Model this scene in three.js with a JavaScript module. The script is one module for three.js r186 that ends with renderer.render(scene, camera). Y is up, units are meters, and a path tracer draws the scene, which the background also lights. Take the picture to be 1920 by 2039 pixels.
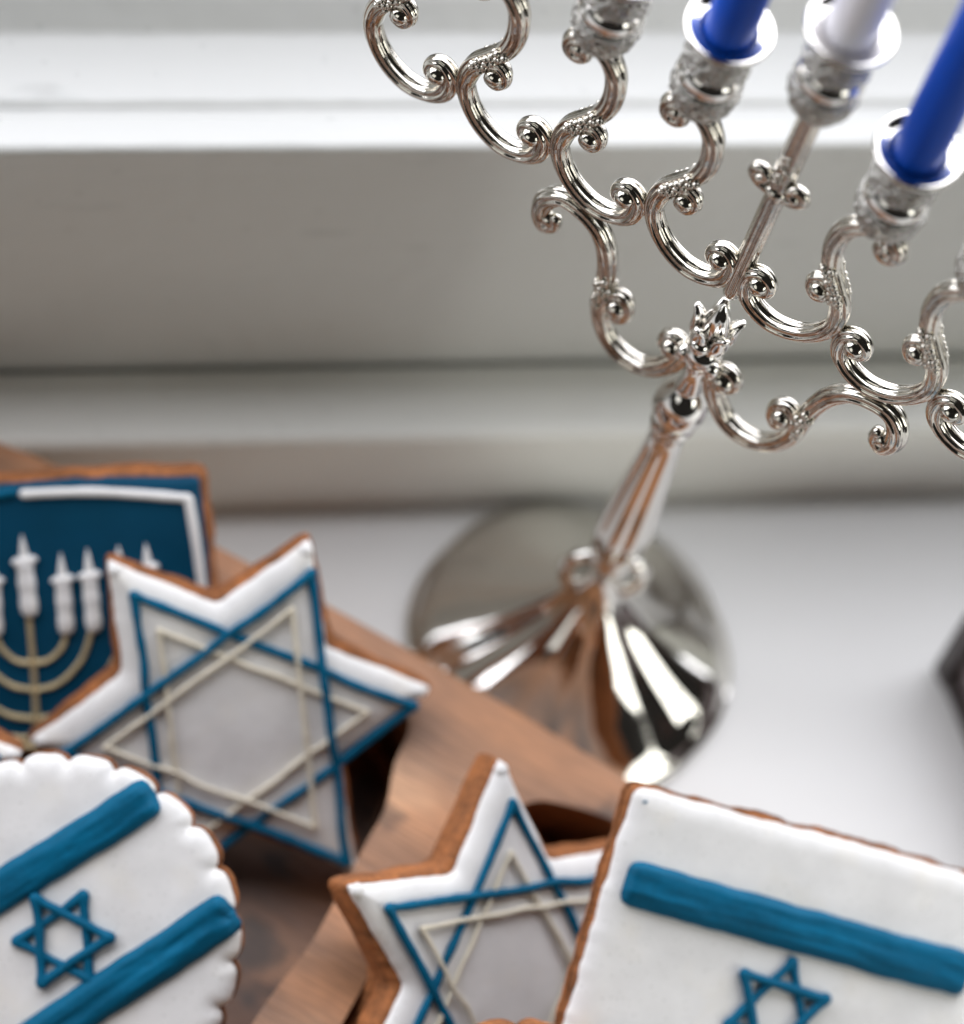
import * as THREE from 'three';
import { mergeGeometries } from 'three/addons/utils/BufferGeometryUtils.js';
import { ImprovedNoise } from 'three/addons/math/ImprovedNoise.js';
import { RectAreaLightUniformsLib } from 'three/addons/lights/RectAreaLightUniformsLib.js';

// ---------------------------------------------------------------- camera, light, exposure
const scene = new THREE.Scene();
const camera = new THREE.PerspectiveCamera(12.89, 964 / 1024, 0.02, 30);
camera.position.set(-0.227555, 0.806443, 0.3999);
camera.up.set(0.02372, 0.47775, -0.87817);
camera.lookAt(-0.227555 + 0.22752, 0.806443 - 0.85795, 0.3999 - 0.46061);
camera.focus = 0.80;
camera.userData.fStop = 7.4;
scene.add(camera);
const renderer = new THREE.WebGLRenderer({ antialias: true });
renderer.toneMapping = THREE.LinearToneMapping;
renderer.toneMappingExposure = 1.0;
renderer.shadowMap.enabled = true;
scene.background = new THREE.Color().setRGB(0.02, 0.0185, 0.017);
RectAreaLightUniformsLib.init();
function areaLight(w, h, pos, target, rgb, power) {
  const l = new THREE.RectAreaLight(new THREE.Color().setRGB(...rgb), power, w, h);
  l.position.set(...pos); l.lookAt(...target); scene.add(l);
  return l;
}
areaLight(2.2, 0.66, [0, 0.488, -0.10], [0, 0.488, 1], [0.98, 0.985, 1.05], 4.5);         // daylight through the window
areaLight(0.72, 0.38, [0.66, 0.22, 0.62], [0.03, 0.06, -0.02], [1.0, 1.0, 0.93], 3.8);         // added fill panel at the right, an unseen source
areaLight(0.7, 0.5, [-1.1, 0.42, 0.8], [0, 0.05, 0], [1.0, 1.0, 0.96], 1.3);  // added fill panel at the left, brightens highlights on the metal

// ---------------------------------------------------------------- helpers (all shapes are written in millimetres)
let seed = 20231207;
const rnd = () => { seed = (seed + 0x6D2B79F5) | 0; let t = Math.imul(seed ^ (seed >>> 15), 1 | seed); t = (t + Math.imul(t ^ (t >>> 7), 61 | t)) ^ t; return ((t ^ (t >>> 14)) >>> 0) / 4294967296; };
const perlin = new ImprovedNoise();
const noise = (x, y, z = 0) => perlin.noise(x + 31.7, y + 17.3, z + 5.1);
const fbm = (x, y, z = 0, n = 4) => { let s = 0, a = 0.5; for (let i = 0; i < n; i++) { s += a * noise(x, y, z + i * 7.7); x *= 2.03; y *= 2.03; z *= 2.03; a *= 0.5; } return s; };
const V3 = (x, y, z = 0) => new THREE.Vector3(x, y, z);
const clamp = (x, a, b) => Math.min(b, Math.max(a, x));
const smooth = (a, b, x) => { const t = clamp((x - a) / (b - a), 0, 1); return t * t * (3 - 2 * t); };
const used = {};
function numbered(name) { const n = used[name] ?? 0; used[name] = n + 1; return n ? `${name}_${String(n).padStart(3, '0')}` : name; }
function mesh(name, geo, mat, parent) {
  if (!geo.userData.inMetres) { geo.scale(0.001, 0.001, 0.001); geo.userData.inMetres = true; }
  const m = new THREE.Mesh(geo, mat); m.name = name; m.castShadow = m.receiveShadow = true;
  (parent ?? scene).add(m);
  return m;
}
function thing(name, label, category, group) {
  const o = new THREE.Group(); o.name = numbered(name); o.userData = { label, category };
  if (group) o.userData.group = group;
  scene.add(o); return o;
}
const merged = (list) => mergeGeometries(list.map((g) => { const h = g.index ? g : g; return h; }), false);
function gridGeo(rows, cols, at, closeU = false, flip = false) {   // at(i, j) -> [x, y, z, u, v]
  const pos = [], uv = [], idx = [];
  for (let i = 0; i < rows; i++) for (let j = 0; j < cols; j++) { const p = at(i, j); pos.push(p[0], p[1], p[2]); uv.push(p[3] ?? i / rows, p[4] ?? j / cols); }
  const cc = closeU ? cols : cols - 1;
  for (let i = 0; i < rows - 1; i++) for (let j = 0; j < cc; j++) {
    const a = i * cols + j, b = i * cols + (j + 1) % cols, c = a + cols, d = b + cols;
    flip ? idx.push(a, c, b, b, c, d) : idx.push(a, b, c, b, d, c);
  }
  const g = new THREE.BufferGeometry();
  g.setAttribute('position', new THREE.Float32BufferAttribute(pos, 3));
  g.setAttribute('uv', new THREE.Float32BufferAttribute(uv, 2));
  g.setIndex(idx); g.computeVertexNormals(); return g;
}
// A round or fluted cord along points that lie near a plane z = const; radius may vary along it, both ends rounded.
function cord(pts, radius, o = {}) {
  const { n = 60, m = 12, flute = 0, lobes = 0, flat = 1, straight = false, caps = true, endFlute = 0.001 } = o;
  const v = pts.map((p) => V3(...p));
  const curve = straight || v.length < 3 ? null : new THREE.CatmullRomCurve3(v, false, 'centripetal');
  const P = []; if (curve) P.push(...curve.getSpacedPoints(n)); else for (let i = 0; i <= n; i++) {
    const f = (i / n) * (v.length - 1), k = Math.min(v.length - 2, Math.floor(f)); P.push(v[k].clone().lerp(v[k + 1], f - k)); }
  const R = typeof radius === 'function' ? radius : () => radius;
  const rings = []; let len = 0;
  for (let i = 0; i <= n; i++) {
    const T = P[Math.min(n, i + 1)].clone().sub(P[Math.max(0, i - 1)]).normalize();
    if (i) len += P[i].distanceTo(P[i - 1]);
    rings.push({ p: P[i], T, r: R(i / n), s: len });
  }
  if (caps) {
    const a = rings[0], b = rings[n], K = 5, pre = [], post = [];
    for (let k = 1; k <= K; k++) { const an = (k / K) * Math.PI / 2;
      pre.unshift({ p: a.p.clone().addScaledVector(a.T, -a.r * Math.sin(an)), T: a.T, r: Math.max(a.r * Math.cos(an), 0.004), s: 0 });
      post.push({ p: b.p.clone().addScaledVector(b.T, b.r * Math.sin(an)), T: b.T, r: Math.max(b.r * Math.cos(an), 0.004), s: len }); }
    rings.unshift(...pre); rings.push(...post);
  }
  const Z = V3(0, 0, 1);
  return gridGeo(rings.length, m, (i, j) => {
    const q = rings[i], N = V3().crossVectors(Z, q.T).normalize(), B = V3().crossVectors(q.T, N), f = (j / m) * 2 * Math.PI;
    const r = q.r * (1 + (lobes ? flute * smooth(0, endFlute, q.s) * smooth(0, endFlute, len - q.s) * (Math.abs(Math.cos(lobes * f / 2)) * 2 - 1) : 0));
    const c = Math.cos(f) * r, s = Math.sin(f) * r * flat;
    return [q.p.x + N.x * c + B.x * s, q.p.y + N.y * c + B.y * s, q.p.z + N.z * c + B.z * s, q.s / 20, j / m];
  }, true);
}
function ball(x, y, z, rx, ry = rx, rz = rx, seg = 12) { const g = new THREE.SphereGeometry(1, seg, Math.max(6, seg * 0.7 | 0)); g.scale(rx, ry, rz); g.translate(x, y, z); return g; }
function lathe(profile, x, y, z, seg = 40) { const g = new THREE.LatheGeometry(profile.map(([r, h]) => new THREE.Vector2(Math.max(r, 0.001), h)), seg); g.translate(x, y, z); return g; }

// ---------------------------------------------------------------- textures
function tex(w, h, fn, srgb = false, repeat = 1) {
  const d = new Uint8Array(w * h * 4);
  for (let y = 0; y < h; y++) for (let x = 0; x < w; x++) { const c = fn(x / w, y / h), i = (y * w + x) * 4;
    const [r, g, b] = Array.isArray(c) ? c : [c, c, c];
    d[i] = clamp(r * 255, 0, 255); d[i + 1] = clamp(g * 255, 0, 255); d[i + 2] = clamp(b * 255, 0, 255); d[i + 3] = 255; }
  const t = new THREE.DataTexture(d, w, h); t.magFilter = THREE.LinearFilter; t.minFilter = THREE.LinearMipmapLinearFilter; t.generateMipmaps = true;
  t.wrapS = t.wrapT = THREE.MirroredRepeatWrapping; if (srgb) t.colorSpace = THREE.SRGBColorSpace;
  t.repeat.set(repeat, repeat); t.needsUpdate = true; return t;
}
const grain = (u, v) => { const w = v + 0.035 * fbm(u * 3, v * 5, 1, 3); const ring = 0.5 + 0.5 * Math.sin(w * 70 + 5 * fbm(u * 1.6, w * 7, 3, 3)); return { ring, fibre: noise(u * 22, v * 420, 2) * 0.6 + noise(u * 60, v * 800, 4) * 0.4, blot: fbm(u * 6, v * 9, 8, 4) }; };
const woodMap = tex(1024, 1024, (u, v) => {
  const g = grain(u, v), k = 0.86 + 0.2 * (g.ring - 0.4) + 0.2 * g.fibre + 0.38 * g.blot, dark = smooth(0.14, 0.4, fbm(u * 11 + 4, v * 13, 12, 4)), worn = smooth(0.1, 0.45, fbm(u * 5 + 14, v * 6, 22, 4));
  const m = clamp(k, 0.35, 1.35) * (1 - 0.5 * dark) * (1 + 0.14 * worn);
  return [0.695 * m, (0.50 + 0.05 * worn) * m * (1 - 0.03 * g.ring), (0.355 + 0.08 * worn) * m * (1 - 0.08 * g.ring)];
}, true);
const woodBump = tex(1024, 1024, (u, v) => { const g = grain(u, v); return 0.5 + 0.22 * g.fibre + 0.12 * (g.ring - 0.5); });
const crumbBump = tex(512, 512, (u, v) => { const p = smooth(0.15, 0.5, fbm(u * 34, v * 34, 3, 3)); return 0.62 + 0.5 * fbm(u * 20, v * 20, 9, 4) - 0.45 * p; });
const crumbMap = tex(512, 512, (u, v) => { const k = 1 + 0.5 * fbm(u * 7, v * 7, 2, 3) + 0.35 * fbm(u * 40, v * 40, 6, 3); return [0.585 * k, 0.365 * k, 0.205 * k]; }, true);
const sugarBump = tex(512, 512, (u, v) => 0.5 + 0.5 * fbm(u * 14, v * 14, 4, 5));
const paintBump = tex(512, 512, (u, v) => 0.5 + 0.45 * fbm(u * 5, v * 26, 6, 5) + 0.16 * noise(u * 60, v * 60, 2));
const paintMap = tex(512, 512, (u, v) => { const d = smooth(0.28, 0.55, fbm(u * 7 + 9, v * 22, 15, 4)); const k = 1 - 0.1 * d - 0.03 * smooth(0.55, 0.68, noise(u * 90, v * 90, 7)); return [0.93 * k, 0.935 * k, 0.935 * k]; }, true);
const laceBump = tex(512, 256, (u, v) => {
  const a = u * 2 * Math.PI * 9, w = Math.abs(Math.sin(a + 2.3 * Math.sin(v * 13))) * 0.5 + Math.abs(Math.sin(a * 0.5 - 3 * Math.sin(v * 17 + 1))) * 0.5;
  return clamp(0.2 + 0.6 * smooth(0.25, 0.7, w) + 0.5 * noise(u * 60, v * 30, 3), 0, 1);
});
const silverMap = tex(512, 512, (u, v) => { const k = 0.93 - 0.3 * smooth(0.05, 0.45, fbm(u * 8, v * 8, 17, 5)) + 0.07 * noise(u * 40, v * 40, 5); return [k, k * 0.99, k * 0.965]; }, true);
const silverRough = tex(512, 512, (u, v) => 0.55 + 0.6 * fbm(u * 10, v * 10, 27, 5));
const icingMap = tex(512, 512, (u, v) => { const k = 0.935 + 0.05 * fbm(u * 5, v * 5, 33, 4), y = 0.016 * smooth(0, 0.5, fbm(u * 3 + 5, v * 3, 36, 3)), pit = 0.12 * smooth(0.52, 0.62, noise(u * 70, v * 70, 3)); return [k - pit, k - y * 0.6 - pit, k - y * 2 - pit * 1.1]; }, true);
const icingBump = tex(512, 512, (u, v) => 0.6 + 0.22 * fbm(u * 9, v * 9, 4, 4) - 0.5 * smooth(0.52, 0.62, noise(u * 70, v * 70, 3)));
const pipeMap = tex(512, 512, (u, v) => { const k = 0.86 + 0.26 * fbm(u * 2, v * 16, 41, 3) + 0.05 * noise(u * 50, v * 50, 2); return [k, k, k]; }, true);
const waxMap = tex(256, 256, (u, v) => { const k = 0.9 + 0.16 * fbm(u * 6, v * 9, 51, 4); return [k, k, k]; }, true);
const silverBump = tex(512, 512, (u, v) => 0.5 + 0.3 * fbm(u * 9, v * 9, 7, 4));

// ---------------------------------------------------------------- materials
const std = (o) => new THREE.MeshStandardMaterial({ side: THREE.DoubleSide, ...o }), lin = (r, g, b) => new THREE.Color().setRGB(r, g, b);
const M = {
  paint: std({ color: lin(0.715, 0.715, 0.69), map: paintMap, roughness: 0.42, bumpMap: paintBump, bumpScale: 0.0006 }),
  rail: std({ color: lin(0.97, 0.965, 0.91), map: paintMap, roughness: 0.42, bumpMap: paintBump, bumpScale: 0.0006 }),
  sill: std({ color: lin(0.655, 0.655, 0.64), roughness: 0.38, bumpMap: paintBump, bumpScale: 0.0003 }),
  woodShaded: std({ color: lin(0.5, 0.44, 0.4), map: woodMap, roughness: 0.5, bumpMap: woodBump, bumpScale: 0.0005 }),  // darker interior wood, with pocket shade put into the colour
  wood: std({ map: woodMap, roughness: 0.46, bumpMap: woodBump, bumpScale: 0.0005 }),
  silver: std({ color: lin(0.72, 0.70, 0.66), map: silverMap, metalness: 1, roughness: 0.2, roughnessMap: silverRough, bumpMap: silverBump, bumpScale: 0.00012 }),
  polished: std({ color: lin(0.76, 0.74, 0.70), metalness: 1, roughness: 0.12, roughnessMap: silverRough }),
  lace: std({ color: lin(0.46, 0.45, 0.42), metalness: 1, roughness: 0.13, bumpMap: laceBump, bumpScale: 0.0005 }),
  ginger: std({ map: crumbMap, roughness: 0.85, bumpMap: crumbBump, bumpScale: 0.0004 }),
  white: new THREE.MeshPhysicalMaterial({ side: THREE.DoubleSide, color: lin(0.98, 0.97, 0.95), map: icingMap, roughness: 0.5, specularIntensity: 0.7, bumpMap: icingBump, bumpScale: 0.00012 }),
  blue: new THREE.MeshPhysicalMaterial({ side: THREE.DoubleSide, color: lin(0.0, 0.15, 0.29), map: pipeMap, specularIntensity: 0.3, roughness: 0.6, bumpMap: sugarBump, bumpScale: 0.00012 }),
  navy: new THREE.MeshPhysicalMaterial({ side: THREE.DoubleSide, color: lin(0.0, 0.066, 0.135), map: icingMap, specularIntensity: 0.35, roughness: 0.62, bumpMap: sugarBump, bumpScale: 0.0001 }),
  gold: std({ color: lin(0.80, 0.735, 0.59), roughness: 0.4, metalness: 0.1, bumpMap: sugarBump, bumpScale: 0.0003 }),
  goldLeaf: std({ color: lin(0.78, 0.63, 0.36), roughness: 0.38, metalness: 0.35, bumpMap: sugarBump, bumpScale: 0.0005 }),
  blueWax: new THREE.MeshPhysicalMaterial({ map: waxMap, color: lin(0.0, 0.07, 0.50), roughness: 0.45, specularIntensity: 0.35 }),
  whiteWax: new THREE.MeshPhysicalMaterial({ color: lin(0.78, 0.76, 0.79), roughness: 0.4 }),
  dark: std({ color: lin(0.028, 0.017, 0.015), roughness: 0.4 }),
  lilac: std({ color: lin(0.30, 0.27, 0.28), roughness: 0.5 }),
  glass: std({ color: lin(0.5, 0.55, 0.6), roughness: 0.1, emissive: lin(0.1, 0.1, 0.105) }),
};

// ---------------------------------------------------------------- the setting
function extrudeX(profile, x0, x1, cuts = 1, uvScale = 1 / 300) {   // profile of [z, y], swept along the window
  let len = 0; const L = profile.map((p, i) => (len += i ? Math.hypot(p[0] - profile[i - 1][0], p[1] - profile[i - 1][1]) : 0));
  const parts = [];
  for (let i = 0; i < profile.length - 1; i++) parts.push(gridGeo(2, cuts + 1, (a, b) => { const p = profile[i + a], x = x0 + (x1 - x0) * b / cuts; return [x, p[1], p[0], x * uvScale, L[i + a] * uvScale]; }, false, true));
  return merged(parts);
}
const roundCorner = (z0, y0, z1, y1, z2, y2, r, k = 6) => { // rounded profile corner at (z1, y1)
  const a = V3(z0 - z1, y0 - y1).normalize(), b = V3(z2 - z1, y2 - y1).normalize(), out = [];
  for (let i = 0; i <= k; i++) { const t = i / k, q = (1 - t) * (1 - t), w = t * t; out.push([z1 + a.x * r * q + b.x * r * w, y1 + a.y * r * q + b.y * r * w]); }
  return out;
};
{
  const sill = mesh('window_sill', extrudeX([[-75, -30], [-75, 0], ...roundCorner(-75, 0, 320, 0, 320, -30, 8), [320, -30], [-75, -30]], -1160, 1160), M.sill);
  sill.userData.kind = 'structure';
}
{
  const w = thing('window', 'white painted window frame with a moulded ledge above a grey rail', 'window');
  mesh('bottom_rail', extrudeX([[-35.6, -5], ...roundCorner(-35.6, 0, -35.6, 27, -52, 27, 3), ...roundCorner(-36, 27, -52.6, 27, -52.6, 5, 1.2), [-52.6, 24.2], [-54.2, 24.2]], -1160, 1160), M.rail, w);
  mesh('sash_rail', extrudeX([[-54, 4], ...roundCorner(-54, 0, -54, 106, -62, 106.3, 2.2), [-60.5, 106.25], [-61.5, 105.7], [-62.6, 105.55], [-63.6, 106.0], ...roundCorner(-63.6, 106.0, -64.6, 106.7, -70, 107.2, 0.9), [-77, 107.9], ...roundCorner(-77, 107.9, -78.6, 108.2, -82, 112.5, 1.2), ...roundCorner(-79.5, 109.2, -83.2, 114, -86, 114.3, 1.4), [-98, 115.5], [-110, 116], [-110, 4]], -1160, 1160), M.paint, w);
  const pane = mesh('pane', new THREE.BoxGeometry(2200, 680, 4), M.glass, w); pane.position.set(0, 0.495, -0.1045);
  mesh('added_blocker_rail', extrudeX([[-97, 110], ...roundCorner(-97, 114, -97, 154, -110, 156, 3), [-112, 156], [-112, 110]], -1160, 1160), M.paint, w);  // unseen piece added to block low window light from the ledge
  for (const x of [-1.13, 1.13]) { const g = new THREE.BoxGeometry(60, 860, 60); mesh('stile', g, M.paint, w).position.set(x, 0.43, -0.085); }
}
{ // dark framed box at the right edge of the sill: only a corner shows
  const b = thing('framed_box', 'dark brown framed box of which only a corner enters at the right edge', 'box');
  b.position.set(0.0775, 0, 0.0062); b.rotation.y = 0.2;
  const W = 62, D = 62, H = 25, t = 4.5, bars = [];
  const bar = (x0, y0, z0, x1, y1, z1) => { const g = new THREE.BoxGeometry(x1 - x0, y1 - y0, z1 - z0, 1, 1, 1); g.translate((x0 + x1) / 2, (y0 + y1) / 2, (z0 + z1) / 2); return g; };
  for (const [x, z] of [[0, 0], [W - t, 0], [0, D - t], [W - t, D - t]]) mesh('post', bar(x, 0, z, x + t, H, z + t), M.dark, b);
  for (const y of [0.2, H - t]) for (const s of [0, 1]) {
    mesh('rail', bar(t + .02, y, s ? D - t + .4 : .4, W - t - .02, y + t, s ? D - .4 : t - .4), M.dark, b);
    mesh('rail', bar(s ? W - t + .4 : .4, y + .03, t + .02, s ? W - .4 : t - .4, y + t - .03, D - t - .02), M.dark, b);
  }
  const core = bar(2.5, 1.5, 2.5, W - 2.5, H - 2, D - 2.5); mesh('panel', core, M.lilac, b);
}

// ---------------------------------------------------------------- wooden tray with two pockets
{
  const tray = thing('serving_tray', 'carved wooden tray with two pockets holding the iced cookies', 'tray');
  const spline = (pts, n = 160) => new THREE.CatmullRomCurve3(pts.map(([x, z]) => V3(x, -z, 0)), true, 'centripetal').getSpacedPoints(n).map((p) => new THREE.Vector2(p.x, p.y));
  const outer = [[-140, -44], [-116.6, -35.4], [-107.5, -30.9], [-75.8, -11.1], [-37, 15.1], [1.4, 43.8], [30, 68], [46, 92], [40, 128], [12, 170], [-30, 205], [-90, 222], [-160, 205], [-205, 150], [-218, 80], [-205, 5], [-178, -36]];
  const pocketA = [[-41, 28.9], [-45.2, 38], [-48.2, 47.6], [-52.5, 54], [-56.3, 60.3], [-60.1, 66.1], [-66.1, 75.1], [-77.9, 89.2], [-92, 112], [-104, 146], [-120, 172], [-150, 168], [-180, 130], [-192, 70], [-180, 12], [-150, -20], [-116, -14], [-84, 6], [-58, 17], [-46, 21]];
  const pocketB = [[-22.7, 46.6], [-19.1, 45.5], [-14.1, 46.5], [-4, 50.6], [10, 62], [24, 82], [26, 104], [16, 128], [-10, 158], [-44, 184], [-82, 188], [-92, 168], [-88, 134], [-78, 112], [-64.1, 90.7], [-57.7, 81.1], [-49, 67], [-40, 57], [-31, 50]];
  const shape = new THREE.Shape(spline(outer)); shape.holes.push(new THREE.Path(spline(pocketA)), new THREE.Path(spline(pocketB)));
  const ga = new THREE.ExtrudeGeometry(shape, { depth: 23.6, bevelEnabled: true, bevelSize: 1.1, bevelThickness: 1.2, bevelOffset: -1.1, bevelSegments: 4, curveSegments: 4 });
  ga.rotateX(-Math.PI / 2); ga.translate(0, 30 - 24.8, 0);
  const woodUV = (g) => { const p = g.attributes.position, uv = g.attributes.uv; for (let i = 0; i < p.count; i++) { const x = p.getX(i), y = p.getY(i), z = p.getZ(i); uv.setXY(i, (x * 0.8 + z * 0.6) / 260, (-x * 0.6 + z * 0.8 + y * 1.2) / 260); } return g; };
  mesh('rim', woodUV(ga), M.wood, tray);
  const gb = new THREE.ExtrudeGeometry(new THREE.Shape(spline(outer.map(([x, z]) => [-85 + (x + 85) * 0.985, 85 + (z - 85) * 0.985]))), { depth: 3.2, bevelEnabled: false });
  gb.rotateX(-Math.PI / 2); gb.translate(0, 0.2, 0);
  mesh('bottom', woodUV(gb), M.woodShaded, tray);
}

// ---------------------------------------------------------------- the menorah
{
  const mn = thing('menorah', 'silver scrollwork menorah with candle cups standing on the window sill', 'menorah');
  mn.rotation.y = -40.55 * Math.PI / 180;
  // base: round foot swept up to a narrow neck, with soft lobes
  const prof = [[0.5, 0.6], [31.5, 0.5], [33.2, 0.3], [33.8, 1.0], [33.6, 1.9], [32.6, 2.5], [31, 4.0], [28, 6.2], [24.5, 8.8], [20.5, 11.8], [16.5, 15.2], [12.8, 18.8], [9.6, 22.4], [7.0, 25.8], [5.1, 29], [3.9, 32], [3.2, 35], [3.0, 37.5]];
  const curve = new THREE.SplineCurve(prof.slice(3).map(([r, h]) => new THREE.Vector2(r, h))).getPoints(70);
  const full = [...prof.slice(0, 3).map(([r, h]) => new THREE.Vector2(r, h)), ...curve];
  const lob = 6;
  mesh('base', gridGeo(full.length, 180, (i, j) => {
    const f = (j / 180) * 2 * Math.PI, { x: r, y: h } = full[i], w = i < 3 ? 0 : smooth(33.8, 28, r) * smooth(3, 9, r), c = Math.sqrt(Math.cos(lob * f / 2 + 0.35) ** 2 + 0.03);
    const y = h + w * (c * 1.25 - 0.7) * (i < 3 ? 0 : 1), q = r * (1 + 0.04 * w * (c - 0.5) + 0.03 * smooth(20, 32, r) * (c - 0.65));
    return [Math.sin(f) * q, y, Math.cos(f) * q, j / 60, i / 30];
  }, true, true), M.polished, mn);
  const stemProf = new THREE.SplineCurve([[3.0, 37], [4.0, 40], [4.6, 42.5], [4.3, 45], [5.0, 48], [5.3, 53], [5.0, 60], [4.4, 70], [3.8, 80], [3.4, 88], [3.3, 91]].map((p) => new THREE.Vector2(...p))).getPoints(60);
  const up = gridGeo(stemProf.length, 64, (i, j) => { const f = (j / 64) * 2 * Math.PI, { x: r, y: h } = stemProf[i], q = r * (1 + 0.16 * smooth(44, 50, h) * smooth(91, 86, h) * (Math.abs(Math.cos(3.5 * f)) - 0.6)); return [Math.sin(f) * q, h, Math.cos(f) * q, j / 32, i / 30]; }, true, true);
  const collar = lathe([[3.3, 90.6], [3.6, 91.2], [3.5, 92.6], [3.1, 93.2], [3.7, 94], [4.3, 94.8], [4.3, 95.6], [3.7, 96.2], [4.1, 97.2], [4.9, 98.8], [5.3, 101], [5.2, 103.4], [4.3, 106], [3.0, 108], [2.4, 109.0], [2.6, 110], [2.2, 112], [2.3, 115.5], [2.9, 117.5], [2.7, 119.6], [1.2, 120.6], [0.01, 120.8]], 0, 0, 0, 48);
  mesh('stem', merged([up, collar]), M.polished, mn);
  for (const s of [-1, 1]) { const h = mesh('scroll_handle', cord([[s * 1.8, 39.8, 0], [s * 4.4, 40.6, 0], [s * 6.8, 38.8, 0], [s * 7.6, 35.0, 0], [s * 6.8, 30.8, 0], [s * 4.6, 28.6, 0], [s * 3.1, 30.0, 0]], 1.5, { n: 36, m: 14 }), M.polished, mn); h.rotation.y = 0.5; }
  // leaves of the hub and the bud above it
  const budProf = new THREE.SplineCurve([[0.5, 117.5], [2.2, 118.4], [3.4, 120.4], [3.6, 122.4], [2.9, 124.2], [2.1, 125.4], [2.4, 127], [2.8, 129.2], [2.6, 132], [1.9, 135], [1.0, 137.2], [0.25, 138.4], [0.01, 138.5]].map((p) => new THREE.Vector2(...p))).getPoints(60);
  mesh('bud', gridGeo(budProf.length, 60, (i, j) => { const f = (j / 60) * 2 * Math.PI, { x, y } = budProf[i], q = Math.max(0.005, x) * (1 + 0.16 * smooth(125, 128, y) * (Math.abs(Math.cos(2 * f + 0.5)) - 0.6)); return [Math.sin(f) * q, y, 0.8 + Math.cos(f) * q, j / 30, i / 30]; }, true, true), M.polished, mn);
  for (let k = 0; k < 5; k++) {            // small thick leaves that curl away from the bud
    const a = (k / 5) * 2 * Math.PI + 0.55;
    const g = cord([[0, 124.8, 1.9], [0, 126.6, 2.9], [0, 128.8, 3.35], [0, 130.6, 3.5], [0, 132.1, 3.9], [0, 133.2, 4.7]].map(([x, y, z]) => [z, y, 0]), (t) => 0.25 + 0.95 * Math.sin(Math.PI * clamp(0.12 + t * 0.8, 0, 1)) ** 0.9, { n: 26, m: 16, flat: 1.7 });
    g.rotateY(a); g.translate(0, 0, 0.8); mesh('petal', g, M.polished, mn);
  }
  mesh('rosette', merged([ball(-0.5, 128.2, 4.3, 2.0, 2.0, 1.7, 24), ball(-2.9, 120.8, 2.4, 1.7, 2.3, 1.6, 20), ball(2.9, 120.8, 2.4, 1.7, 2.3, 1.6, 20), ball(0, 119.6, 3.4, 1.5, 2.3, 1.3, 20)]), M.polished, mn);
  // scroll strokes, written for the unit left of the shaft
  const main = [[-20.5, 180.0], [-20.2, 178.3], [-21.4, 177.0], [-22.9, 177.4], [-23.5, 179.3], [-22.6, 181.5], [-20.4, 182.5], [-18.2, 182.4], [-15.9, 180.9], [-14.0, 178.1], [-13.1, 174.2], [-13.1, 169.8], [-14.2, 165.5], [-16.2, 162], [-18.3, 158.4], [-19.2, 154.4], [-18.7, 149.8], [-16.2, 145.3], [-12.8, 142.4], [-8.9, 141.2], [-5.2, 142.2], [-2.5, 144.8], [-1.6, 148.2], [-2.2, 151.3], [-4.1, 152.6], [-5.9, 151.0], [-5.9, 148.5], [-4.3, 147.6]];
  const hook = [[-18.9, 151.5], [-18.3, 156.4], [-16.5, 160.0], [-14.3, 161.4], [-12.7, 160.4], [-12.4, 158.0], [-13.6, 156.2], [-15.1, 156.8], [-14.8, 158.4]];
  const lower = [[-34.9, 131.3], [-34.9, 128.9], [-36.7, 127.5], [-38.1, 130.2], [-37.7, 135.0], [-35.1, 138.0], [-31.5, 138.1], [-27.6, 136.3], [-24.6, 132.3], [-22.7, 126.5], [-21.9, 120.5], [-21.2, 114.5], [-19.2, 109.4], [-16.4, 106.4], [-13.0, 105.2], [-9.0, 106.2], [-6.0, 109.8], [-4.1, 114], [-3.8, 118.2], [-5.4, 120.8], [-7.4, 119.6], [-7.6, 116.8], [-6.2, 115.4]];
  const lowHook = [[-20.6, 112.2], [-21.0, 116.4], [-19.9, 120.0], [-18.2, 121.7], [-16.5, 120.4], [-16.2, 116.4], [-17.6, 114.7], [-18.8, 116.3]];
  const lift = (pts, a, b) => pts.map(([u, v], i) => { const n = pts.length - 1, e = Math.max(a ? 1 - i / a : 0, b ? 1 - (n - i) / b : 0); return [u, v, 0.5 * Math.max(0, e)]; });
  const taper = (e0, e1, r) => (t) => r * (1 - (e0 ? 0.3 * smooth(e0, 0, t) : 0) - 0.36 * smooth(1 - e1, 1, t)) * (1 + 0.06 * Math.sin(t * 9));
  const fl = { m: 56, lobes: 7, flute: 0.125, endFlute: 13 };
  const mainG = cord(lift(main, 5, 6), taper(0.14, 0.18, 1.78), { n: 190, ...fl });
  const hookG = cord(lift(hook, 0, 5), taper(0, 0.6, 1.55), { n: 60, ...fl });
  const lowG = cord(lift(lower, 5, 6), taper(0.12, 0.18, 1.8), { n: 190, ...fl });
  const lowHookG = cord(lift(lowHook, 0, 5), taper(0, 0.6, 1.5), { n: 60, ...fl });
  const curlBalls = [[-4.1, 149.9, 1.05, 2.05], [-21.8, 179.4, 0.5, 1.7], [-14.1, 158.9, 0.95, 1.9]];
  const beadsAlong = (path, count, spread) => { const c = new THREE.CatmullRomCurve3(path.map(([u, v]) => V3(u, v, 0))); const out = [];
    for (let i = 0; i < count; i++) { const t = i / (count - 1), p = c.getPoint(t), T = c.getTangent(t), off = (rnd() - 0.5) * 2 * spread, r = 0.5 + 0.32 * rnd();
      for (const s of [1, -1]) out.push(ball(p.x - T.y * off, p.y + T.x * off, s * Math.sqrt(Math.max(0.2, 1.95 ** 2 - off * off)), r, r, r * 0.9, 8)); } return merged(out); };
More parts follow.
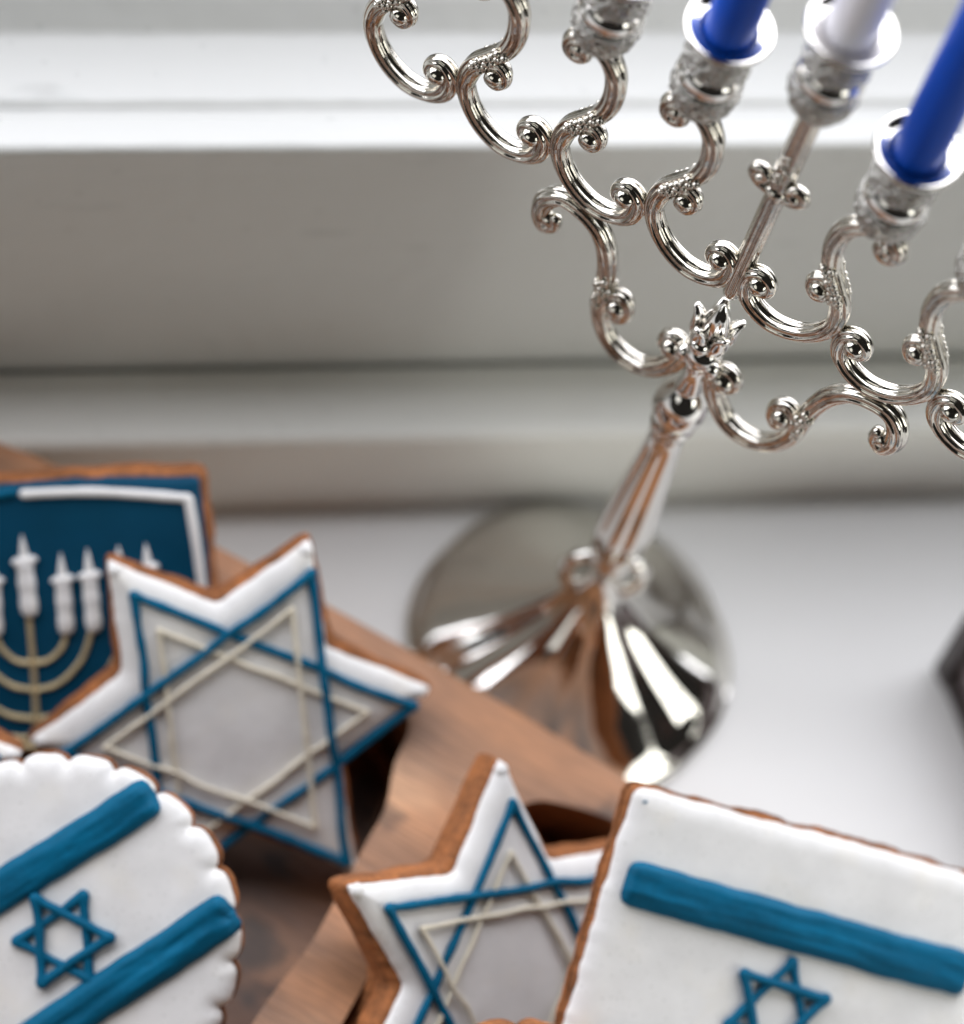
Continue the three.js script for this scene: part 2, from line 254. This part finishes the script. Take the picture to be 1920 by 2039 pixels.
  const beads = beadsAlong([[-13.9, 166.6], [-15.2, 163.6], [-17.2, 160.4], [-17.9, 158.4]], 26, 1.35);
  const lowBeads = beadsAlong([[-22.3, 124.4], [-21.9, 120.6], [-21.3, 116.2]], 22, 1.35);
  const mirror = (g) => { const h = g.clone(); h.userData = {}; h.scale(-1, 1, 1); const ix = h.index.array; for (let i = 0; i < ix.length; i += 3) { const a = ix[i]; ix[i] = ix[i + 1]; ix[i + 1] = a; } h.computeVertexNormals(); return h; };
  // cup: lace bowl, plain band, flared drip pan with a well for the candle
  const bowl = [[1.4, -0.6], [2.6, 0], [4.0, 1.2], [5.2, 3.2], [5.9, 5.8], [6.1, 8.2], [5.9, 8.8], [5.3, 9.0]];
  const band = [[5.2, 8.9], [5.75, 9.7], [5.98, 10.8], [5.85, 12.0], [5.4, 13.1], [4.9, 13.8], [4.9, 14.2]];
  const collarP = [[4.9, 13.9], [5.8, 14.2], [5.9, 15.4], [5.5, 17.6], [5.3, 19.4], [5.35, 20.2]];
  const pan = [[5.3, 20], [5.6, 20.8], [6.6, 21.8], [7.3, 22.6], [7.7, 23.2], [7.82, 23.7], [7.65, 24.05], [7.1, 24.15], [6.6, 23.9], [5.6, 23.5], [5.0, 23.3], [4.75, 22.8], [4.65, 20.5], [4.62, 15], [4.6, 12], [0.01, 11.8]];
  const sub = (p) => new THREE.SplineCurve(p.map((q) => new THREE.Vector2(...q))).getPoints(p.length * 6).map((q) => [q.x, q.y]);
  const relief = (a, h) => { const p = Math.sin(a * 8 + 2.2 * Math.sin(h * 0.9)), q = Math.sin(a * 16 - 1.4 * h), b = Math.cos(a * 24) * Math.cos(h * 2.6); return 0.2 * Math.max(0, p) + 0.14 * Math.max(0, q) + 0.12 * b; };
  const carved = (p) => { const q = sub(p); return gridGeo(q.length, 168, (i, j) => { const f = (j / 168) * 2 * Math.PI, [r, h] = q[i], e = Math.min(1, i / 3, (q.length - 1 - i) / 3), R = r + e * relief(f, h) * Math.min(1, r / 4); return [Math.sin(f) * R, h, Math.cos(f) * R, j / 168, i / q.length]; }, true, true); };
  const laceG = merged([carved(bowl), carved(collarP)]), bandG = lathe(sub(band), 0, 0, 0, 56), panG = lathe(sub(pan), 0, 0, 0, 64);
  function cup(u, v) {
    const c = mesh('cup', laceG, M.lace, mn); c.position.set(u / 1000, v / 1000, 0);
    mesh('band', bandG, M.polished, c); mesh('drip_pan', panG, M.polished, c);
  }
  const mainB = merged([mainG, hookG, ...curlBalls.map(([u, v, z, r]) => ball(u, v, z, r, r * 1.04, r * 0.95, 20))]), lowB = merged([lowG, lowHookG, ball(-5.6, 118.2, 1.2, 2.3, 2.4, 2.2, 20), ball(-36.2, 129.9, 0.4, 1.7, 1.7, 1.6, 20), ball(-18.1, 118.4, 1.0, 2.0, 2.2, 1.9, 20)]);
  const sides = [[-1, mainB, beads, lowB, lowBeads], [1, mirror(mainB), mirror(beads), mirror(lowB), mirror(lowBeads)]];
  for (const [s, a, b, c, d] of sides) {
    const low = mesh('bracket', c, M.silver, mn); mesh('beading', d, M.silver, low).userData.kind = 'stuff';
    for (let k = 0; k < 4; k++) {
      const br = mesh('branch', a, M.silver, mn); br.position.x = s * 0.0202 * k;
      mesh('beading', b, M.silver, br).userData.kind = 'stuff';
      cup(s * (18.8 + 20.2 * k), 183);
    }
  }
  // shaft of the middle candle
  const shaft = cord([[0, 142.5], [0, 160], [0, 176]], 1.75, { n: 30, m: 48, lobes: 6, flute: 0.13 }), shaftTop = cord([[0, 177], [0, 190], [0, 201]], (t) => 2.15 - 0.1 * t, { n: 30, m: 48, lobes: 6, flute: 0.1 });
  const knob = [[0.6, 175.2], [1.9, 175.6], [3.6, 176.2], [5.0, 177.8], [4.6, 179.9], [3.2, 180.2], [2.5, 178.9], [3.4, 178.0]];
  const sh = mesh('shaft', merged([shaft, shaftTop, ...[1, -1].map((s) => cord(knob.map(([u, v], i) => [s * u, v, 0.5 + i * 0.14]), 1.15, { n: 50, m: 14 })), ball(0, 176.6, 0.6, 2.4, 1.9, 2.3)]), M.silver, mn);
  mesh('beading', beadsAlong([[0, 179.5], [0, 183], [0, 187.5]], 26, 1.4), M.silver, sh).userData.kind = 'stuff';
  cup(0, 200.4);
}

// candles: things of their own, standing in the cups
function candle(label, u, v, mat) {
  const c = thing('candle', label, 'candle', 'candles in the menorah');
  const a = -40.55 * Math.PI / 180; c.position.set(Math.cos(a) * u / 1000, v / 1000, -Math.sin(a) * u / 1000);
  mesh('wax', lathe([[0.01, 0], [4.2, 0], [4.5, 0.5], [4.5, 3], [4.45, 6], [4.35, 50], [4.2, 92], [3.2, 96], [1.2, 98.5], [0.01, 99]], 0, 0, 0, 48), mat, c);
  mesh('wick', cord([[0, 98, 0], [0.2, 101, 0], [0.9, 104, 0]], 0.5, { n: 8, m: 8 }), M.dark, c);
}
candle('blue candle left of the white one in the silver cups', -18.8, 197, M.blueWax);
candle('white candle in the raised middle cup of the menorah', 0, 214.4, M.whiteWax);
candle('blue candle nearest the right edge, below the white one', 18.8, 197, M.blueWax);

// ---------------------------------------------------------------- iced cookies
function placeCookie(o, c, el, az, spin) {
  const R = Math.PI / 180, n = V3(Math.cos(el * R) * Math.sin(az * R), Math.sin(el * R), Math.cos(el * R) * Math.cos(az * R));
  const ex = V3(0, 1, 0).cross(n).normalize(), ey = V3().crossVectors(n, ex), cs = Math.cos(spin * R), sn = Math.sin(spin * R);
  const X = ex.clone().multiplyScalar(cs).addScaledVector(ey, sn), Y = ey.clone().multiplyScalar(cs).addScaledVector(ex, -sn);
  o.quaternion.setFromRotationMatrix(new THREE.Matrix4().makeBasis(X, Y, n)); o.position.set(c[0] / 1000, c[1] / 1000, c[2] / 1000);
}
const dense = (poly, N) => { const L = [0]; for (let i = 0; i < poly.length; i++) { const a = poly[i], b = poly[(i + 1) % poly.length]; L.push(L[i] + Math.hypot(b[0] - a[0], b[1] - a[1])); }
  const T = L[poly.length], out = []; let k = 0; for (let i = 0; i < N; i++) { const s = (i / N) * T; while (L[k + 1] < s) k++; const f = (s - L[k]) / (L[k + 1] - L[k]), a = poly[k], b = poly[(k + 1) % poly.length]; out.push([a[0] + (b[0] - a[0]) * f, a[1] + (b[1] - a[1]) * f]); } return { pts: out, step: T / N }; };
function soften(poly, N, width, wob = 0.25, ph = 0) {   // closed outline: dense points, corners rounded over «width» mm, hand-cut waviness
  const { pts, step } = dense(poly, N), k = Math.max(1, Math.round(width / step / 2)), out = [];
  for (let i = 0; i < N; i++) { let x = 0, y = 0, w = 0; for (let j = -k; j <= k; j++) { const q = pts[(i + j + N) % N], g = 1 - Math.abs(j) / (k + 1); x += q[0] * g; y += q[1] * g; w += g; } out.push([x / w, y / w]); }
  return out.map(([x, y]) => { const r = Math.hypot(x, y) || 1, d = wob * (noise(x * 0.16, y * 0.16, ph) * 1.4 + 0.5 * noise(x * 0.5, y * 0.5, ph + 3)); return [x + x / r * d, y + y / r * d]; });
}
const toEdge = (x, y, o) => { let m = 1e9; for (let i = 0; i < o.length; i++) { const a = o[i], b = o[(i + 1) % o.length], dx = b[0] - a[0], dy = b[1] - a[1], t = clamp(((x - a[0]) * dx + (y - a[1]) * dy) / (dx * dx + dy * dy || 1), 0, 1), q = (x - a[0] - t * dx) ** 2 + (y - a[1] - t * dy) ** 2; if (q < m) m = q; } return Math.sqrt(m); };
const grow = (o, d) => o.map((p, i) => { const a = o[(i - 3 + o.length) % o.length], b = o[(i + 3) % o.length], tx = b[0] - a[0], ty = b[1] - a[1], l = Math.hypot(tx, ty) || 1; return [p[0] + ty / l * d, p[1] - tx / l * d]; });
function doughGeo(o, T, ph, [cx, cy] = [0, 0]) {       // gingerbread slab with soft edges; front face at z = 0
  const N = o.length, prof = [], per = o.reduce((a, p, i) => a + Math.hypot(p[0] - o[(i + 1) % o.length][0], p[1] - o[(i + 1) % o.length][1]), 0);
  for (const t of [0, 0.5, 0.8]) prof.push([t, 0, 0]);
  for (const a of [0, 0.35, 0.7, 1]) prof.push([1, 1.5 * (1 - Math.sin(a * Math.PI / 2)), -1.5 * (1 - Math.cos(a * Math.PI / 2))]);
  prof.push([1, 0, -1.5]);
  for (const f of [0.3, 0.5, 0.7, 0.88]) prof.push([1, -0.35 * Math.sin(Math.PI * f), -T * f]);
  prof.push([1, 0.4, -T + 0.5], [0.97, 0, -T], [0, 0, -T]);
  return gridGeo(prof.length, N, (i, j) => { const [t, inset, z] = prof[i], p = o[j], r = Math.hypot(p[0] - cx, p[1] - cy), k = t * (1 - inset / r);
    const x = cx + (p[0] - cx) * k, y = cy + (p[1] - cy) * k, d = t === 1 ? 0.16 * noise(x * 0.4, y * 0.4, z * 0.4 + ph) : 0;
    const side = i >= 7 && i < prof.length - 2;
    return [x * (1 + d / 30), y * (1 + d / 30), z + (t > 0.9 ? 0.3 * noise(x * .2, y * .2, ph) : 0), side ? j * per / N / 40 : x / 40, side ? z / 40 : y / 40]; }, true, true);
}
function icing(o, h, w, ph, [cx, cy] = [0, 0]) {      // poured icing: domed edge, gently uneven top; returns { geo, at }
  const at = (x, y) => { const d = toEdge(x, y, o), s = clamp(d / w, 0, 1); return h * Math.sqrt(1 - (1 - s) ** 2.2) * (1 + 0.07 * noise(x * 0.1, y * 0.1, ph)) + 0.04 * s * noise(x * 0.3, y * 0.3, ph + 5); };
  const N = o.length, K = 34;
  const geo = gridGeo(K + 1, N, (i, j) => { const s = i / K, t = 1 - (1 - s) ** 1.8, p = o[j], x = cx + (p[0] - cx) * t, y = cy + (p[1] - cy) * t; return [x, y, i === K ? -0.35 : at(x, y) - 0.05, x / 40, y / 40]; }, true, true);
  return { geo, at };
}
// piped line between two points on the icing: slightly wavy, thicker where the bag started and stopped
function line(at, a, b, r, o = {}) {
  const n = 9, ph = rnd() * 50, pts = [], { wave = 0.4, sag = 0.35, lift = 0 } = o;
  const dx = b[0] - a[0], dy = b[1] - a[1], L = Math.hypot(dx, dy);
  for (let i = 0; i <= n; i++) { const t = i / n, off = wave * noise(t * L * 0.14, ph) * 2 * Math.sin(Math.PI * clamp(t * 1.1, 0, 1)), x = a[0] + dx * t - dy / L * off, y = a[1] + dy * t + dx / L * off; pts.push([x, y, at(x, y) + r * sag + lift + 0.1 * noise(t * L * 0.4, ph, 4)]); }
  return cord(pts, (t) => r * (1 + 0.26 * noise(t * L * 0.3, ph, 8) + 0.22 * Math.exp(-((t * L / 1.4) ** 2)) + (o.end ?? 0.22) * Math.exp(-(((1 - t) * L / 1.2) ** 2))), { n: Math.max(14, Math.round(L * 1.6)), m: 10, flat: 0.85 });
}
const tip = (c, R, a) => [c[0] + R * Math.cos(a * Math.PI / 180), c[1] + R * Math.sin(a * Math.PI / 180)];
function hexagramLines(at, c, R, r, rot, jit, o) {
  const T = []; for (let k = 0; k < 6; k++) { const p = tip(c, R * (1 + jit * (rnd() - 0.5)), 90 + 60 * k + rot); T.push([p[0] + jit * 3 * (rnd() - 0.5), p[1] + jit * 3 * (rnd() - 0.5)]); }
  return [0, 2, 4, 1, 3, 5].map((k, i) => line(at, T[k], T[(k + 2) % 6], r, { ...o, lift: (o?.lift ?? 0) + (i > 2 ? r * 0.5 : 0) }));
}
const starPoly = (R, rin, c = [0, 0], rot = 0, stretch = []) => { const p = []; for (let k = 0; k < 6; k++) { p.push(tip(c, R + (stretch[k] ?? 0), 90 + 60 * k + rot), tip(c, rin, 120 + 60 * k + rot)); } return p; };
function starCookie(name, label, c, el, az, spin, o) {
  const k = thing(name, label, 'cookie', 'star shaped iced cookies'); placeCookie(k, c, el, az, spin);
  const ctr = o.c, oi = soften(starPoly(o.R, o.R * 0.555, ctr, o.rot ?? 0, o.stretch), 540, 4.2, 0.35, o.ph), od = soften(starPoly(o.R + o.edge, (o.R + o.edge) * 0.585, [ctr[0] + (o.dx ?? 0), ctr[1] + (o.dy ?? 0)], o.rot ?? 0, o.stretch), 540, 6, 0.45, o.ph + 9);
  mesh('gingerbread', doughGeo(od, o.T, o.ph, ctr), M.ginger, k);
  const ic = icing(oi, 2.1, 5.2, o.ph, ctr);
  const blobs = [0, 1, 2, 3, 4, 5].map((i) => { const q = tip(ctr, o.R - 2.6 + (o.stretch?.[i] ?? 0), 90 + 60 * i + (o.rot ?? 0)); return ball(q[0], q[1], 0.5, 1.5, 1.5, 1.2, 14); });
  mesh('icing', merged([ic.geo, ...blobs]), M.white, k);
  for (const g of hexagramLines(ic.at, o.bc, o.bR, 0.86, o.rot ?? 0, 0.035)) mesh('blue_line', g, M.blue, k);
  for (const g of hexagramLines(ic.at, o.gc, o.gR, 0.5, (o.rot ?? 0) + (o.grot ?? 0), 0.06, { wave: 0.5, lift: 0.45 })) mesh('gold_line', g, M.gold, k);
  return k;
}
starCookie('star_cookie', 'large white star cookie leaning in front of the blue rectangular cookie', [-78.13, 32.85, 26.26], 45.5, -10.2, 45.5,
  { R: 40.6, edge: 0.35, T: 4.6, ph: 3, c: [0, -1.3], dy: 0.2, bc: [0, -4.4], bR: 34.0, gc: [-0.4, -3.6], gR: 25.6, grot: 0, stretch: [-1.3, -1.2, 0, 0.5, -1.6, -2.4] });
starCookie('star_cookie', 'white star cookie with thick brown side between the wood divider and flag cookie', [-29.91, 29.76, 82.51], 50, 37.2, -29.7,
  { R: 40.8, edge: 0.5, T: 6.8, ph: 21, c: [-1.4, 1.2], dx: -0.3, dy: 0.2, bc: [0, 0], bR: 33.2, gc: [-0.4, 0.2], gR: 24.4, grot: 1, stretch: [0, 0, 0, 0, 0, 0] });
starCookie('star_cookie', 'white star cookie of which only one tip enters at the left edge', [-155.54, 29.35, 33.26], 45, -10, 41,
  { R: 38, edge: 0.5, T: 7, ph: 44, c: [0, 0], bc: [0, 0], bR: 32.5, gc: [0, 0], gR: 24 });

// a broad piped band: flat-topped, brushed lengthwise
function band(at, a, b, w, h, o = {}) {
  const dx = b[0] - a[0], dy = b[1] - a[1], L = Math.hypot(dx, dy), tx = dx / L, ty = dy / L, ph = rnd() * 40, nI = Math.round(L * 1.6), nJ = 28;
  return gridGeo(nI + 1, nJ + 1, (i, j) => {
    const t = i / nI, s = (j / nJ) * 2 - 1, e = Math.min(t * L + 0.01, (1 - t) * L + 0.01), endR = w * 0.32, nar = e < endR ? Math.sqrt(1 - (1 - e / endR) ** 2) * 0.4 + 0.6 : 1, lowr = e < 1.6 ? Math.sqrt(1 - (1 - e / 1.6) ** 2) : 1;
    const half = w / 2 * nar * (1 + 0.05 * noise(t * L * 0.22, ph, s > 0 ? 3 : 7)), bend = 0.35 * noise(t * L * 0.07, ph, 1);
    const q = s * half + bend, x = a[0] + dx * t - ty * q, y = a[1] + dy * t + tx * q, as = Math.abs(s);
    const top = Math.sqrt(Math.max(0, 1 - as ** 3.2)), streak = 0.2 * noise(t * L * 0.05, s * 2.0, ph) + 0.07 * noise(t * L * 0.09, s * 4.2, ph + 3) + 0.05 * noise(t * L * 0.3, s * 2.4, ph + 6);
    return [x, y, Math.max(at(x, y), 0) - 0.3 + h * top * lowr * (1 + streak * (1 - as ** 4)), t * L / 40, q / 40];
  });
}
function smallStar(at, c, R, rot, parent) { for (const g of hexagramLines(at, c, R, 0.92, rot, 0.05, { wave: 0.15, end: 0.3 })) mesh('star_line', g, M.blue, parent); }
// round scalloped flag cookie, lower left
function scallop(R, n, amp, rot) { const p = []; for (let i = 0; i < 720; i++) { const a = (i / 720) * 2 * Math.PI, s = Math.abs(Math.sin((a + rot) * n / 2)); const r = R - amp + amp * Math.sqrt(Math.max(0, 1 - (1 - s) ** 2)) ; p.push([Math.cos(a) * r, Math.sin(a) * r]); } return p; }
const flagGroup = 'iced cookies decorated as flags';
{
  const k = thing('flag_cookie', 'round scalloped flag cookie with two blue bands and a small star', 'cookie', flagGroup); placeCookie(k, [-113.59, 29.24, 69.95], 50, -38, 0);
  const oi = soften(scallop(34.2, 23, 2.3, 0.13), 720, 1.2, 0.25, 6), od = soften(scallop(34.0, 23, 2.4, 0.13), 720, 1.2, 0.3, 8);
  mesh('gingerbread', doughGeo(od, 4.2, 5), M.ginger, k);
  const ic = icing(oi, 2.0, 4.2, 12); mesh('icing', ic.geo, M.white, k);
  mesh('blue_band', band(ic.at, [-24.6, -20.6], [1.9, 32.9], 7.9, 2.2), M.blue, k);
  mesh('blue_band', band(ic.at, [1.2, -29.6], [25.4, 22.3], 8.5, 2.2), M.blue, k);
  smallStar(ic.at, [1.05, 0.2], 9.0, 60 * 0 + 5, k);
}
{ // rectangular flag cookie, lower right
  const k = thing('flag_cookie', 'rectangular white flag cookie with a broad blue band, lying over the star cookie', 'cookie', flagGroup); placeCookie(k, [19.19, 44.18, 92.92], 56, 8, 0);
  const c = [-3, -4.2], ux = [0.917, -0.399], uy = [0.399, 0.917], P = (x, y) => [c[0] + ux[0] * x + uy[0] * y, c[1] + ux[1] * x + uy[1] * y];
  const oi = soften([P(-39.6, -36), P(38.6, -36), P(39.6, 33.6), P(10, 34.2), P(-38.8, 34)], 480, 6, 0.5, 31), od = soften([P(-40.4, -36.5), P(39, -36.5), P(40, 34.2), P(10, 34.7), P(-39.6, 34.6)], 480, 5, 0.5, 33);
  mesh('gingerbread', doughGeo(od, 3.4, 35, c), M.ginger, k);
  const ic = icing(oi, 1.9, 4.4, 37, c); mesh('icing', ic.geo, M.white, k);
  mesh('blue_band', band(ic.at, [-29.6, 25.4], [36.6, -4.8], 8.9, 2.4), M.blue, k);
  mesh('blue_band', band(ic.at, [-40.6, -4.6], [22, -34.5], 8.9, 2.4), M.blue, k);
  smallStar(ic.at, [-2.8, -4.3], 9.8, -26, k);
  mesh('blue_fleck', ball(...P(-36.4, 31.6), 1.62, 0.55, 0.3, 0.12, 8), M.blue, k);
}
{ // blue cookie with a piped candelabrum, behind the large star
  const k = thing('candelabrum_cookie', 'blue rectangular cookie with white candles on gold arms, behind the large star', 'cookie'); placeCookie(k, [-102.38, 33.49, 0.5], 45, -20, 26);
  const oi = soften([[-46, 22.5], [-30, 25], [-13, 24.1], [1, 23], [14.7, 21.3], [25, 19.4], [24.4, 10], [23.2, -4], [21.6, -31], [-44, -29]], 480, 3.4, 0.3, 51), od = soften([[-46.6, 23.3], [-30, 25.8], [-13, 24.9], [1, 23.8], [15, 22.2], [26, 20.2], [25.2, 10], [24, -4], [22.4, -32], [-44.6, -30]], 480, 5, 0.4, 53);
  mesh('gingerbread', doughGeo(od, 6.5, 55, [-10, -4]), M.ginger, k);
  const ic = icing(oi, 1.6, 2.6, 57, [-10, -4]); mesh('icing', ic.geo, M.navy, k);
  const bl = (pts, r, mat, name, o = {}) => mesh(name, cord(pts.map(([x, y]) => [x, y, ic.at(x, y) + r * 0.3 + (o.lift ?? 0)]), (t) => r * (1 + 0.12 * noise(t * 9, pts[0][0], pts[0][1])), { n: o.n ?? 40, m: 10, flat: o.flat ?? 0.8 }), mat, k);
  bl([[-8.6, 21.8], [-1, 20.9], [5, 20.0], [14, 18.0], [22.2, 15.9]], 0.95, M.white, 'border_line');
  bl([[22.4, 15.6], [22.3, 8.9], [21.7, -2.7], [20.4, -26]], 0.95, M.white, 'border_line');
  bl([[-41, 21.0], [-30, 22.6], [-10.6, 22.4]], 0.95, M.blue, 'border_line');
  const ax = [-13.3, -11.3], d = [-0.131, -0.991], refl = ([x, y]) => { const px = x - ax[0], py = y - ax[1], s = px * d[0] + py * d[1]; return [ax[0] + 2 * s * d[0] - px, ax[1] + 2 * s * d[1] - py]; };
  bl([[-12.1, -0.2], [-13.3, -11.3], [-14, -17.1], [-15.8, -28.3]], 0.58, M.goldLeaf, 'stem_line');
  bl([[-20, -27.6], [-15.8, -28.4], [-11.6, -29.2]], 0.7, M.goldLeaf, 'base_line');
  const arms = [[[-13.5, -11.6], [-10.3, -11.6], [-7, -9.2], [-5.4, -5.6]], [[-14.1, -17.1], [-9.5, -16.6], [-4, -12.6], [-0.3, -5.9]], [[-14.8, -22.9], [-9.3, -22.6], [-2.2, -18.3], [3.4, -12], [6.3, -5]], [[-15.3, -27], [-6, -26.6], [3, -21.5], [9, -13], [11.8, -4]]];
  for (const a of arms) { bl(a, 0.54, M.goldLeaf, 'arm_line'); bl(a.map(refl), 0.54, M.goldLeaf, 'arm_line'); }
  const candles = [[[-11.9, -0.8], [-10.6, 13.6], 1.75], [[-5.6, -5.6], [-3.9, 8.8], 1.6], [[-0.2, -6], [1.3, 8.9], 1.6], [[6.2, -5], [7.3, 8.5], 1.5], [[11.6, -5], [12.6, 8.1], 1.5]];
  const put = ([a, b, r]) => {
    const at = (t) => [a[0] + (b[0] - a[0]) * t, a[1] + (b[1] - a[1]) * t], z = (p) => ic.at(...p) + 0.5;
    const pts = [0, 0.2, 0.4, 0.6].map((t) => { const p = at(t); return [p[0], p[1], z(p)]; });
    const c = mesh('piped_candle', cord(pts, (t) => r * (0.97 + 0.05 * Math.sin(t * 13)), { n: 26, m: 12, flat: 0.75 }), M.white, k);
    const q = at(0.665), f0 = at(0.72), f1 = at(1.02);
    mesh('cap', ball(q[0], q[1], z(q), r * 1.5, r * 0.62, 1.2, 12), M.white, c);
    mesh('flame', cord([[...f0, z(f0)], [...at(0.85), z(f0)], [...f1, z(f0) - 0.2]], (t) => Math.max(0.12, 0.95 * (1 - t) ** 0.7), { n: 16, m: 10, flat: 0.8 }), M.white, c);
  };
  candles.forEach((q, i) => { put(q); if (i) put([refl(q[0]), refl(q[1]), q[2]]); });
}
{ // plain round one under the front star, and the scalloped edge that just enters below
  const k = thing('round_cookie', 'brown cookie with bare edge, underneath the star with the thick side', 'cookie'); placeCookie(k, [-29.9 - 0.389 * 9, 29.76 - 0.766 * 9, 82.5 - 0.512 * 9], 50, 37.2, 0);
  mesh('gingerbread', doughGeo(soften(scallop(34, 1, 0, 0).map(([x, y]) => [x - 3, y - 16]), 360, 2, 0.6, 61), 7, 63, [-3, -16]), M.ginger, k);
}
{
  const k = thing('scalloped_cookie', 'brown scalloped cookie edge that just enters at the bottom, beside the flag cookie', 'cookie'); placeCookie(k, [-36.2, 38.0, 127.3], 52, 20, 3);
  const od = soften(scallop(30, 20, 2.6, 0.1), 480, 1.2, 0.3, 71);
  mesh('gingerbread', doughGeo(od, 7, 73), M.ginger, k);
  mesh('icing', icing(soften(scallop(28.2, 20, 2.6, 0.1), 480, 1.2, 0.3, 75), 1.8, 4, 77).geo, M.white, k);
}

renderer.setSize(964, 1024);
renderer.render(scene, camera);
